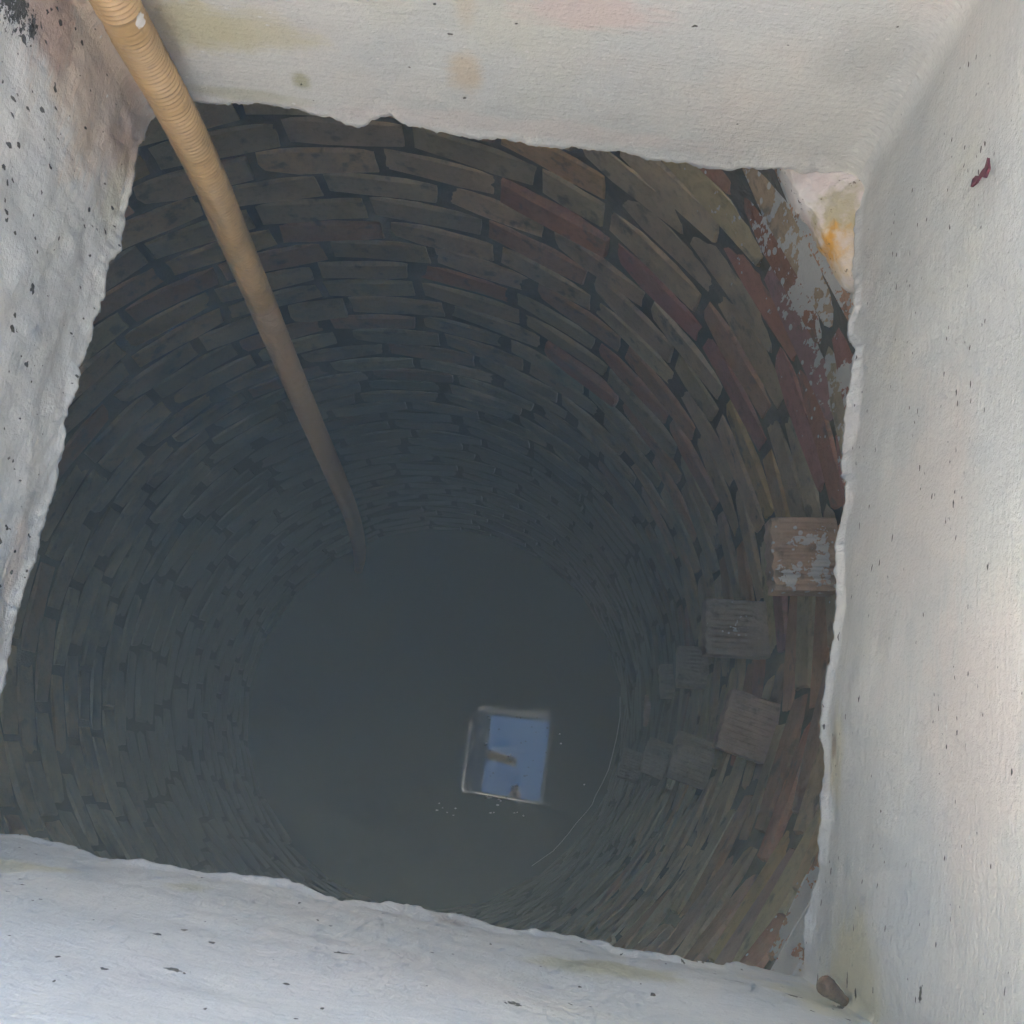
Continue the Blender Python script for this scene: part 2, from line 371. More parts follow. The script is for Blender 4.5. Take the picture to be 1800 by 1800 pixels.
# plaster packed into the corner over the round brickwork
def corner_fill():
    m = NT('corner_plaster'); g = m.n('NewGeometry'); p = g.outputs['Position']
    n1 = m.noise(p, 30, 5); n2 = m.noise(p, 160, 4, 0.7); n3 = m.noise(p, 60, 4)
    c = m.mix(m.smooth(n1, 0.35, 0.65), (0.80, 0.76, 0.73), (0.74, 0.64, 0.60))
    P0 = at_depth(1475, 395, 0.975); P1 = at_depth(1495, 330, 0.96); P2 = at_depth(1440, 420, 0.99)
    for q, r_, col, st in ((P0, 0.055, (0.70, 0.55, 0.33), 0.8), (P1, 0.040, (0.48, 0.42, 0.25), 0.75), (P2, 0.03, (0.60, 0.56, 0.44), 0.8), (P0, 0.027, (0.74, 0.37, 0.06), 1.0)):
        d = m.math('ADD', m.math('DIVIDE', m.dist(p, tuple(q), (1, 1, 0.25)), r_), m.math('MULTIPLY', m.math('SUBTRACT', n3, 0.5), 1.8))
        c = m.mix(m.smooth(d, 1.0, 0.4, 0, st), c, col)
    pit = m.math('LESS_THAN', m.math('ADD', m.math('MULTIPLY', n2, 0.6), m.math('MULTIPLY', n3, 0.4)), 0.395)
    c = m.mix(m.math('MULTIPLY', pit, 0.8), c, (0.12, 0.08, 0.05))
    h = m.math('ADD', n1, m.math('MULTIPLY', n2, 0.5))
    c = m.mix(1.0, c, (0.93, 0.91, 0.88), 'MULTIPLY')
    mat = m.done(c, 0.85, m.bump(h, 0.6, 0.004), 0.3)
    n = 40; v = []; f = []
    E0 = at_depth(1382, 296, 1.0); E1 = at_depth(1514, 540, 1.0)
    K = np.array([*(C_TR - (W_TOP.nin + W_RIGHT.nin) * 0.04), 0.0])
    A0 = np.array([*(C_TR + (np.array(E0[:2]) - C_TR) * 1.0), 0]); A1 = np.array([*(E1[:2] - W_RIGHT.nin * 0.03), 0]); A0[:2] -= W_TOP.nin * 0.02
    for i in range(n + 1):                     # i: along the free edge, j: from the edge to the corner
        t = i / n
        e = A0 * (1 - t) + A1 * t
        out = np.array([W_TOP.nin[0] + W_RIGHT.nin[0], W_TOP.nin[1] + W_RIGHT.nin[1], 0.0])
        wob = 0.004 * noise.noise((t * 7, 2.2, 0)) + 0.0025 * noise.noise((t * 30, 7.2, 0)) + 0.004 * math.sin(math.pi * t)
        for j in range(n + 1):
            q = j / n
            b = e + (K - e) * q + out * wob * (1 - q)
            z = -0.010 + 0.055 * q ** 1.2 + 0.005 * noise.noise((b[0] * 22, b[1] * 22, 0)) + 0.0012 * noise.noise((b[0] * 80, b[1] * 80, 0))
            z -= 0.008 * max(0, 1 - q * 10)
            v.append((b[0], b[1], z))
    for i in range(n):
        for j in range(n): f.append((i * (n + 1) + j, (i + 1) * (n + 1) + j, (i + 1) * (n + 1) + j + 1, i * (n + 1) + j + 1))
    b0 = len(v)
    for i in range(n + 1):
        p_ = np.array(v[i * (n + 1)]); v.append((p_[0] + 0.004, p_[1] + 0.004, p_[2] - 0.035))
    for i in range(n): f.append((i * (n + 1), b0 + i, b0 + i + 1, (i + 1) * (n + 1)))
    v = [np.array(p_) - shaft_loc for p_ in v]
    o = from_py('corner_fill', v, f, mat, shaft, True)
    o['label'] = 'lump of pink white plaster with an orange rust stain'
corner_fill()

concrete = simple('concrete', (0.36, 0.35, 0.33), 0.9, 30, 0.25, 0.4)
def slab():
    n = 64; RO = 1.4; v = []; f = []
    quad = [C_TL, C_TR, C_BR, C_BL]; cen = sum(quad) / 4
    ang = [math.atan2(*(q - cen)[::-1]) for q in quad]
    inner = []; outer = []
    for k in range(n):
        a = 2 * math.pi * k / n
        d = np.array([math.cos(a), math.sin(a)])
        best = 9
        for i in range(4):
            A = quad[i]; B = quad[(i + 1) % 4]; e = B - A
            den = d[0] * e[1] - d[1] * e[0]
            if abs(den) < 1e-9: continue
            w = A - cen; t = (w[0] * e[1] - w[1] * e[0]) / den; s = (w[0] * d[1] - w[1] * d[0]) / den
            if t > 0 and -1e-6 <= s <= 1 + 1e-6: best = min(best, t)
        inner.append(cen + d * (best + 0.11)); outer.append(WC + np.array([math.cos(a), math.sin(a)]) * RO)
    for ring, z in ((inner, 0.03), (outer, 0.03), (outer, 0.17), (inner, 0.17)):
        for q in ring: v.append((q[0] - shaft_loc[0], q[1] - shaft_loc[1], z))
    for r in range(4):
        r2 = (r + 1) % 4
        for k in range(n): f.append((r * n + k, r * n + (k + 1) % n, r2 * n + (k + 1) % n, r2 * n + k))
    from_py('slab', v, f, concrete, shaft)
slab()

# small dark red flake stuck to the right wall, the iron peg in the corner
def flake():
    pts = [(1762, 281), (1764, 300), (1757, 316), (1748, 314), (1741, 325), (1732, 332), (1735, 318), (1741, 312), (1746, 313), (1752, 303), (1757, 298)]
    bm = bmesh.new()
    vs_ = []
    for k, p in enumerate(pts):
        s, z = W_RIGHT.hit(*p); vs_.append(bm.verts.new(Vector(W_RIGHT.point(s, z, 0.009)) - shaft.location))
    fc = bm.faces.new(vs_)
    r = bmesh.ops.extrude_face_region(bm, geom=[fc])
    d = Vector((W_RIGHT.nin[0], W_RIGHT.nin[1], 0)) * 0.002
    bmesh.ops.translate(bm, vec=d, verts=[e for e in r['geom'] if isinstance(e, bmesh.types.BMVert)])
    bmesh.ops.recalc_face_normals(bm, faces=bm.faces)
    o = from_bm('paint_flake', bm, simple('maroon', (0.16, 0.03, 0.05), 0.6, 90, 0.3), shaft)
    o['label'] = 'torn maroon flake'
flake()
def peg():
    A = at_depth(1482, 1758, 0.872); B = at_depth(1444, 1727, 0.855)
    A = A + (A - B) * 0.5
    A, B = Vector(A), Vector(B); n = 22; path = []; rad = []
    for i in range(n):
        t = i / (n - 1); P = A.lerp(B, t); path.append(P)
        r = 0.0042 + 0.0036 * min(1, max(0, (t - 0.35) / 0.5)) + 0.0007 * noise.noise((t * 18, 0, 0))
        if t > 0.86: r *= math.sqrt(max(0.03, 1 - ((t - 0.86) / 0.14) ** 2))
        rad.append(r)
    v, f = tube(path, rad, 16)
    m = NT('rust'); g = m.n('NewGeometry'); p = g.outputs['Position']; n1 = m.noise(p, 120, 5); n2 = m.noise(p, 500, 4)
    c = m.mix(n1, (0.10, 0.055, 0.035), (0.26, 0.15, 0.09)); c = m.mix(m.smooth(n2, 0.5, 0.7, 0, 0.6), c, (0.07, 0.035, 0.025))
    mat = m.done(c, 0.85, m.bump(n2, 0.6, 0.001))
    o = from_py('iron_peg', v, f, mat, None, True)
    tag(o, 'rusty brown iron peg sticking out of the white shaft corner', 'iron peg')
peg()

# ------------------------------------------------------------------ the brick well
well = empty('brick_well', (float(WC[0]), float(WC[1]), WATER_Z))
well_loc = np.array(well.location)
tag(well, 'round brick lined well with dark recessed joints going down to water', 'well')
PAINT_SPOTS += [(at_depth(1400, 450, 1.22), 0.34, 1.0), (at_depth(1330, 570, 1.33), 0.52, 0.98), (at_depth(1390, 1620, 1.12), 0.42, 1.35), (at_depth(1400, 1450, 1.25), 0.30, 0.75),
                (at_depth(1280, 1560, 1.30), 0.30, 0.7), (at_depth(1130, 330, 1.3), 0.10, 0.8), (at_depth(1425, 990, 1.62), 0.14, 0.95), (at_depth(1290, 1100, 2.15), 0.10, 0.55)]
M_STEP = brick_mat('step_brick', False, ridged=True); M_BRICK = brick_mat('brick', False); M_BRICKS = brick_mat('brickwork', True)

TINTS = [((0.56, 0.49, 0.38), 5), ((0.53, 0.50, 0.39), 4), ((0.60, 0.52, 0.40), 3), ((0.52, 0.35, 0.27), 1.6), ((0.46, 0.25, 0.20), 1.0), ((0.48, 0.42, 0.34), 2), ((0.58, 0.44, 0.27), 1.4)]
WARM = [(0.58, 0.35, 0.22), (0.52, 0.29, 0.20), (0.60, 0.45, 0.29), (0.50, 0.34, 0.25)]
REDS = [(0.52, 0.25, 0.20), (0.58, 0.32, 0.22), (0.62, 0.50, 0.33), (0.48, 0.27, 0.24)]
def pick_tint(rng, red, P):
    if P[2] > -1.1 and P[0] > 0.12 and rng.random() < 0.55:
        c = rng.choice(WARM if P[1] < 0.38 else REDS); k = rng.uniform(0.85, 1.08)
        return (c[0] * k, c[1] * k, c[2] * k)
    w = [b * (1 + red * 3.2 if a[1] < 0.36 else 1) for a, b in TINTS]
    c = rng.choices([t[0] for t in TINTS], w)[0]
    k = rng.uniform(0.82, 1.08)
    return (c[0] * k * 1.18 * rng.uniform(0.95, 1.05), c[1] * k * 1.04, c[2] * k * 0.82 * rng.uniform(0.92, 1.08))

def brick_template(seed):                      # unit brick: x along (-.5..), z up, y<0 faces the well; 10-point outline, worn edge
    rg = random.Random(seed)
    xs = [-0.5, -0.18, 0.17, 0.5]
    ring = [(x, -0.5) for x in xs] + [(0.5, 0.0)] + [(x, 0.5) for x in xs[::-1]] + [(-0.5, 0.0)]
    jit = [(rg.uniform(-0.010, 0.010) * (1.8 if abs(a) == .5 and abs(b) == .5 else 1), rg.uniform(-0.045, 0.045)) for a, b in ring]
    if rg.random() < 0.28:                     # a broken corner
        c = rg.choice([0, 3, 5, 8]); sx = -1 if ring[c][0] > 0 else 1; sz = -1 if ring[c][1] > 0 else 1
        jit[c] = (sx * rg.uniform(0.02, 0.06), sz * rg.uniform(0.08, 0.22))
    ring = [(a + j[0], b + j[1]) for (a, b), j in zip(ring, jit)]
    tilt = rg.uniform(-0.05, 0.05)
    V = []
    for a, b in ring: V.append((a * 0.965, -1.0 + tilt * b + rg.uniform(-0.03, 0.03), b * 0.90))   # front
    for a, b in ring: V.append((a, -0.80, b))                                                      # shoulder
    for a, b in ring: V.append((a, 0.6, b))                                                        # back
    n = 10; F = []
    F.append(tuple(range(n)))
    for r in range(2):
        for k in range(n):
            k2 = (k + 1) % n; F.append((r * n + k, (r + 1) * n + k, (r + 1) * n + k2, r * n + k2))
    return np.array(V), F
TPL = [brick_template(s) for s in range(14)]
TPL_ME = []
for i, (V, F) in enumerate(TPL):
    me = bpy.data.meshes.new('brick'); me.from_pydata([tuple(p) for p in V], [], F); me.update()
    bm = bmesh.new(); bm.from_mesh(me); bmesh.ops.recalc_face_normals(bm, faces=bm.faces); bm.to_mesh(me); bm.free()
    me.materials.append(M_BRICK); TPL_ME.append(me)

def inside(poly, p):
    x, y = p; c = False; j = len(poly) - 1
    for i in range(len(poly)):
        xi, yi = poly[i]; xj, yj = poly[j]
        if (yi > y) != (yj > y) and x < (xj - xi) * (y - yi) / (yj - yi) + xi: c = not c
        j = i
    return c
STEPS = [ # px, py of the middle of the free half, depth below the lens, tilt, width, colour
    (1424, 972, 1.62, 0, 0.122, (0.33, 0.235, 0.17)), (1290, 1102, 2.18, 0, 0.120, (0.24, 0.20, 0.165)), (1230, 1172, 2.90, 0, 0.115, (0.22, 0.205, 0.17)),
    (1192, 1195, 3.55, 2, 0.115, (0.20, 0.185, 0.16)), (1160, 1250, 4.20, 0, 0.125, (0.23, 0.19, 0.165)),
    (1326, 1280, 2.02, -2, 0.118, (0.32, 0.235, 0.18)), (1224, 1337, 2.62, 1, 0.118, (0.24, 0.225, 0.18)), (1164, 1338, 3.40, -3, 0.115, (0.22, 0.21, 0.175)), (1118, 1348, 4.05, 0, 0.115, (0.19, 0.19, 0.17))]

rng = random.Random(11)
bricks = []
z = -0.012
course = 0
while z > WATER_Z - 0.15:
    hgt = rng.uniform(0.080, 0.090); joint = rng.uniform(0.013, 0.020)
    zc = z - hgt / 2
    r = well_r(zc)
    n = int(round(2 * math.pi * r / 0.266))
    ph = rng.uniform(0, 2 * math.pi)
    w = np.array([rng.choice((1.0, 1.0, 1.0, 1.04, 0.97, 0.95, 0.6 if rng.random() < 0.2 else 1.0)) * rng.uniform(0.96, 1.04) for _ in range(n)])
    w = w / w.sum() * 2 * math.pi
    a = ph
    for k in range(n):
        ac = a + w[k] / 2
        gap = rng.choice((1, 1, 1, 1, 1.7)) * rng.uniform(0.010, 0.017)
        length = w[k] * r - gap
        wave = 0.010 * math.sin(ac * 2 + course * 0.05) + 0.003 * math.sin(ac * 5 + course * 0.12)
        rr = well_r(zc, ac) + rng.uniform(-0.004, 0.003) - (0.012 if rng.random() < 0.06 else 0)
        P = np.array([WC[0] + math.cos(ac) * rr, WC[1] + math.sin(ac) * rr, zc + wave + rng.uniform(-0.003, 0.003)])
        mt = Matrix.Translation(Vector(P)) @ Matrix.Rotation(ac - math.pi / 2, 4, 'Z') @ Matrix.Rotation(R(rng.uniform(-1.0, 1.0)), 4, 'Z') @ Matrix.Rotation(R(rng.uniform(-0.7, 0.7)), 4, 'Y') @ Matrix.Translation((0, 0.03, 0)) @ Matrix.Diagonal((length, 0.03, hgt * rng.uniform(0.93, 1.04), 1))
        red = 1.0 if (P[0] > 0.05 and zc > -1.0) else (0.25 if zc > -1.5 else 0.0)
        bricks.append((mt, rng.randrange(len(TPL)), pick_tint(rng, red, P), P, ac, length, hgt))
        a += w[k]
    z -= hgt + joint; course += 1

def seen_area(b):
    mt, ti, tint, P, ac, length, hgt = b
    t = np.array([-math.sin(ac), math.cos(ac), 0]); up = np.array([0, 0, 1.0]); nn = np.array([-math.cos(ac), -math.sin(ac), 0])
    if np.dot(CAM - P, nn) <= 0: return 0
    pts = [to_px(P + t * sx * length / 2 + up * sz * hgt / 2) for sx, sz in ((-1, -1), (1, -1), (1, 1), (-1, 1))]
    ok = sum(inside(OPEN_PX, q) and 0 <= q[0] <= 1800 and 0 <= q[1] <= 1800 for q in pts + [to_px(P)])
    if ok == 0: return 0
    s = 0
    for i in range(4):
        x1, y1 = pts[i]; x2, y2 = pts[(i + 1) % 4]; s += x1 * y2 - x2 * y1
    return abs(s) / 2 * ok / 5
order = sorted(range(len(bricks)), key=lambda i: -seen_area(bricks[i]))
single = set(order[:300])
BV = []; BF = []; BC = []
for i, b in enumerate(bricks):
    mt, ti, tint = b[:3]
    if i in single:
        o = bpy.data.objects.new('brick', TPL_ME[ti]); COL.objects.link(o); o.parent = well
        o.matrix_local = Matrix.Translation(-Vector(well_loc)) @ mt
        o.color = (*tint, 1)
    else:
        V, F = TPL[ti]; base = len(BV)
        A = np.array(mt); W_ = (A[:3, :3] @ V.T).T + A[:3, 3] - well_loc
        BV += [tuple(p) for p in W_]; BF += [tuple(base + q for q in fc) for fc in F]; BC += [tint] * len(V)
me = bpy.data.meshes.new('brickwork'); me.from_pydata(BV, [], BF); me.update()
at = me.color_attributes.new('tint', 'FLOAT_COLOR', 'POINT')
at.data.foreach_set('color', np.array([(*c, 1) for c in BC], dtype=np.float32).ravel())
bm = bmesh.new(); bm.from_mesh(me); bmesh.ops.recalc_face_normals(bm, faces=bm.faces); bm.to_mesh(me); bm.free()
bw = obj('brickwork', me, M_BRICKS, well); bw['kind'] = 'stuff'

def mortar():
    m = NT('mortar'); g = m.n('NewGeometry'); p = g.outputs['Position']
    n1 = m.noise(p, 40, 4, 0.7); n2 = m.noise(p, 6, 2)
    c = m.mix(n1, (0.10, 0.088, 0.072), (0.27, 0.235, 0.19)); c = m.mix(m.smooth(n2, 0.4, 0.65, 0, 0.5), c, (0.05, 0.055, 0.05))
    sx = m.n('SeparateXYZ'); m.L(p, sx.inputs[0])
    c = m.mix(m.smooth(m.math('ADD', sx.outputs[2], m.math('MULTIPLY', n2, 1.5)), -0.4, -1.9, 0.0, 0.95), c, (0.125, 0.152, 0.135))  # algae tone and painted light falloff, dissolving the joints with depth
    mat = m.done(c, 0.95, m.bump(n1, 0.8, 0.006), 0.2)
    nt, nzz = 360, 330; v = []; f = []
    zt, zb = -0.02, WATER_Z - 0.2
    for j in range(nzz):
        zz = zt + (zb - zt) * j / (nzz - 1)
        for k in range(nt):
            q = 2 * math.pi * k / nt; r = well_r(zz, q) + 0.0095
            x, y = math.cos(q), math.sin(q)
            r += 0.0018 * noise.noise((x * 14, y * 14, zz * 16)) + 0.0018 * noise.noise((x * 40, y * 40, zz * 45))
            v.append((x * r, y * r, zz - well_loc[2]))
    for j in range(nzz - 1):
        for k in range(nt):
            k2 = (k + 1) % nt; f.append((j * nt + k, j * nt + k2, (j + 1) * nt + k2, (j + 1) * nt + k))
    from_py('mortar', v, f, mat, well, True)
mortar()

def step_mesh(seed, wid):
    rg = random.Random(seed); L_ = 0.24; nu, nv_ = 40, 18; TH = 0.055   # u runs across the brick, v out of the wall
    v = []; f = []
    for j in range(nv_ + 1):
        for i in range(nu + 1):
            u = i / nu - 0.5; w_ = j / nv_            # w_ = 0 at the free end
            x = u * wid; y = -0.125 + w_ * L_
            rdg = 0.0016 * (1 if i % 4 < 2 else -1) * min(1, max(0, (0.42 - w_) * 12)) * min(1, w_ * 14)
            rnd = 0.006 * (max(0, abs(u) - 0.44) / 0.06) ** 2 + 0.006 * max(0, 1 - w_ * 12) ** 2
            z_ = rdg - rnd + 0.0015 * noise.noise((x * 60, y * 60, seed))
            if w_ == 0: y += 0.004 * noise.noise((x * 70, seed, 0)) + 0.012 * max(0, abs(u) - 0.38)
            v.append((x, y, z_))
    n0 = len(v)
    def I(i, j): return j * (nu + 1) + i
    for j in range(nv_):
        for i in range(nu): f.append((I(i, j), I(i + 1, j), I(i + 1, j + 1), I(i, j + 1)))
    rim = [I(i, 0) for i in range(nu + 1)] + [I(nu, j) for j in range(1, nv_ + 1)] + [I(i, nv_) for i in range(nu - 1, -1, -1)] + [I(0, j) for j in range(nv_ - 1, 0, -1)]
    for k in rim: v.append((v[k][0], v[k][1], -TH))
    for k in range(len(rim)):
        k2 = (k + 1) % len(rim); f.append((rim[k], n0 + k, n0 + k2, rim[k2]))
    f.append(tuple(n0 + k for k in range(len(rim)))[::-1])
    return v, f
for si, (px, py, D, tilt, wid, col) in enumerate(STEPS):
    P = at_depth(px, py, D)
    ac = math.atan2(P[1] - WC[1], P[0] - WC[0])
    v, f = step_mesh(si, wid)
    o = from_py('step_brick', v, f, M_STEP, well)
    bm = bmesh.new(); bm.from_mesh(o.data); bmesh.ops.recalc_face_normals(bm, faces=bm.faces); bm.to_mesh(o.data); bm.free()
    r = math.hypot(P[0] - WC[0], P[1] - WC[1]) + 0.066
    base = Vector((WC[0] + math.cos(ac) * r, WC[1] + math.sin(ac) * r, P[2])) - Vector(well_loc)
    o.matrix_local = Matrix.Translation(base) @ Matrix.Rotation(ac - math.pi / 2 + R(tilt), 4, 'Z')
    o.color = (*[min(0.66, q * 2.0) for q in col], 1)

# ------------------------------------------------------------------ water and what floats on it
def water():
    m = NT('water')
    g = m.n('NewGeometry'); p = g.outputs['Position']
    n1 = m.noise(p, 1.5, 2)
    mat = m.done((0.13, 0.17, 0.16), 0.0)
    m.b.inputs['IOR'].default_value = 1.52; m.b.inputs['Specular IOR Level'].default_value = 1.0
    v = [(WC[0], WC[1], WATER_Z)]; n = 96
    for k in range(n): v.append((WC[0] + 0.99 * math.cos(2 * math.pi * k / n), WC[1] + 0.99 * math.sin(2 * math.pi * k / n), WATER_Z))
    f = [(0, 1 + k, 1 + (k + 1) % n) for k in range(n)]
    o = from_py('water', v, f, mat); tag(o, kind='structure')
    o['label'] = 'still dark well water mirroring the sky'
water()
DW = 1.0 - WATER_Z
def thread():
    pts = [(1090, 1225), (1090, 1260), (1084, 1295), (1077, 1325), (1070, 1352), (1058, 1378), (1046, 1400), (1041, 1414), (1030, 1428), (1012, 1448), (1000, 1464), (985, 1482), (972, 1496), (952, 1510), (935, 1522)]
    P = [Vector(at_depth(*q, DW)) + Vector((0, 0, 0.003)) for q in pts]
    v, f = tube(P, 0.0016, 6)
    o = from_py('thread', v, f, simple('thread_fibre', (0.65, 0.66, 0.62), 0.7, 50, 0.2), None, True)
    tag(o, 'thin pale thread curving on the dark water right of the sky reflection', 'thread')
thread()
def debris():
    rg = random.Random(5); bm = bmesh.new()
    spots = [(877, 1282), (935, 1278), (962, 1280), (942, 1287), (924, 1303), (916, 1306), (908, 1260), (861, 1320), (896, 1335), (898, 1339), (862, 1364), (922, 1364), (926, 1363), (929, 1349), (937, 1337), (961, 1294), (867, 1359), (960, 1323), (951, 1357), (944, 1262), (860, 1283), (853, 1310), (985, 1292), (986, 1307), (822, 1348), (858, 1260), (795, 1415), (770, 1422), (800, 1430), (862, 1428), (904, 1428), (866, 1405), (876, 1406), (853, 1403), (893, 1408), (915, 1262), (890, 1402), (865, 1426)]
    spots = [q for q in spots if 845 < q[0] < 985 and 1250 < q[1] < 1405]
    for q in spots:
        P = Vector(at_depth(*q, DW)); r = rg.uniform(0.003, 0.0065); n = 6; a0 = rg.uniform(0, 6)
        el = rg.uniform(1.0, 1.8)
        top = [bm.verts.new(P + Vector((math.cos(a0 + k) * r * el * rg.uniform(.6, 1), math.sin(a0 + k) * r * rg.uniform(.6, 1), 0.0035))) for k in range(n)]
        bot = [bm.verts.new(t.co - Vector((0, 0, 0.005))) for t in top]
        bm.faces.new(top)
        for k in range(n): bm.faces.new((top[k], bot[k], bot[(k + 1) % n], top[(k + 1) % n]))
    o = from_bm('floating_debris', bm, simple('bark_bits', (0.06, 0.05, 0.035), 0.9, 50, 0.5))
    tag(o, 'tiny dark specks of debris floating on the water', 'debris', kind='stuff')
debris()
def flakes():  # white chips added on the water in place of glints
    rg = random.Random(9); bm = bmesh.new()
    spots = [(772, 1412), (778, 1420), (786, 1428), (797, 1433), (768, 1424), (801, 1421), (862, 1429), (868, 1428), (904, 1429), (909, 1428), (856, 1400), (861, 1402), (877, 1405), (880, 1408), (900, 1383), (908, 1380), (893, 1330), (897, 1327), (855, 1306), (986, 1307), (984, 1290), (1027, 1379), (860, 1262), (920, 1434), (875, 1415)]
    for q in spots:
        P = Vector(at_depth(*q, DW)); r = rg.uniform(0.003, 0.0065); n = 6; a0 = rg.uniform(0, 6); el = rg.uniform(1.0, 2.4)
        top = [bm.verts.new(P + Vector((math.cos(a0 + k) * r * el * rg.uniform(.6, 1), math.sin(a0 + k) * r * rg.uniform(.5, 1), 0.0035))) for k in range(n)]
        bot = [bm.verts.new(t.co - Vector((0, 0, 0.005))) for t in top]
        bm.faces.new(top)
        for k in range(n): bm.faces.new((top[k], bot[k], bot[(k + 1) % n], top[(k + 1) % n]))
    o = from_bm('glint_flakes', bm, simple('glint_white', (0.80, 0.79, 0.76), 0.8, 50, 0.1))
    tag(o, 'pale flakes added as painted glints around the sky reflection', 'flakes', kind='stuff')
flakes()

# ------------------------------------------------------------------ suction hose
def hose():
    key = [(-0.95, 1.55, 0.21), (-0.85, 1.35, 0.30), (-0.72, 1.17, 0.62), (-0.60, 0.99, 0.93), (-0.49, 0.86, 1.045), (-0.415, 0.765, 0.99), (-0.372, 0.700, 0.80), (-0.362, 0.690, 0.5)]
    key += [tuple(at_depth(*q)) for q in ((208, 10, 0.79), (252, 92, 0.865), (302, 182, 0.945), (362, 302, 1.075), (412, 420, 1.23), (460, 533, 1.42), (530, 700, 1.78), (592, 842, 2.2), (614, 895, 2.55), (625, 930, 2.85), (631, 962, 3.25), (632, 985, 3.9), (631, 996, 4.8), (630, 1003, 5.6))]
    P = [Vector(k) for k in key]
    path = []
    for i in range(len(P) - 1):                # Catmull-Rom
        p0, p1, p2, p3 = P[max(i - 1, 0)], P[i], P[i + 1], P[min(i + 2, len(P) - 1)]
        seg = max(8, int((p2 - p1).length / 0.0014))
        for s in range(seg):
            t = s / seg
            path.append(0.5 * ((2 * p1) + (p2 - p0) * t + (2 * p0 - 5 * p1 + 4 * p2 - p3) * t * t + (3 * p1 - p0 - 3 * p2 + p3) * t ** 3))
    path.append(P[-1])
    acc = 0; rad = []
    for i, q in enumerate(path):
        if i: acc += (q - path[i - 1]).length
        rad.append(0.0200 + 0.0019 * math.sin(2 * math.pi * acc / 0.0058))
    v, f = tube(path, rad, 20)
    m = NT('hose_plastic'); g = m.n('NewGeometry'); p = g.outputs['Position']
    n1 = m.noise(p, 14, 4); n2 = m.noise(p, 130, 4); sx = m.n('SeparateXYZ'); m.L(p, sx.inputs[0])
    c = m.mix(m.smooth(n1, 0.3, 0.7), (0.54, 0.34, 0.145), (0.45, 0.295, 0.14))
    zsep = at_depth(457, 527, 1.41)[2]
    c = m.mix(m.smooth(sx.outputs[2], zsep + 0.012, zsep - 0.012), c, (0.47, 0.31, 0.18))      # silt-stained length that was under water
    c = m.mix(m.smooth(n2, 0.55, 0.75, 0, 0.5), c, (0.30, 0.20, 0.11))
    wp = at_depth(262, 40, 0.80); d = m.math('ADD', m.math('DIVIDE', m.dist(p, tuple(wp)), 0.012), m.math('MULTIPLY', m.math('SUBTRACT', m.noise(p, 70, 3), 0.5), 1.0))
    c = m.mix(m.smooth(d, 0.95, 0.85), c, (0.80, 0.76, 0.72))
    mat = m.done(c, 0.42, m.bump(n2, 0.1, 0.001))
    o = from_py('suction_hose', v, f, mat, None, True)
    tag(o, 'orange ribbed suction hose hanging from the shaft corner into the well', 'hose')
hose()

# ------------------------------------------------------------------ above the shaft (seen mirrored in the water)
def ground():
    m = NT('terrace'); g = m.n('NewGeometry'); p = g.outputs['Position']
    n1 = m.noise(p, 0.8, 5); n2 = m.noise(p, 30, 5)
    c = m.mix(n1, (0.30, 0.26, 0.20), (0.22, 0.21, 0.14)); c = m.mix(m.math('MULTIPLY', n2, 0.5), c, (0.36, 0.33, 0.28))
    mat = m.done(c, 0.95, m.bump(n2, 0.5, 0.01))
    v = []; f = []; n = 72; radii = [1.2, 2, 4, 10, 30, 70]
    for r in radii:
        for k in range(n): v.append((WC[0] + r * math.cos(2 * math.pi * k / n), WC[1] + r * math.sin(2 * math.pi * k / n), 0.11))
    for j in range(len(radii) - 1):
        for k in range(n): f.append((j * n + k, j * n + (k + 1) % n, (j + 1) * n + (k + 1) % n, (j + 1) * n + k))
    o = from_py('ground', v, f, mat); tag(o, kind='structure')
ground()
m_steel = simple('dark_steel', (0.045, 0.045, 0.05), 0.6, 60, 0.4, 0.2, 0.3)
m_wood = simple('weathered_wood', (0.30, 0.20, 0.12), 0.8, 25, 0.3, 0.4)

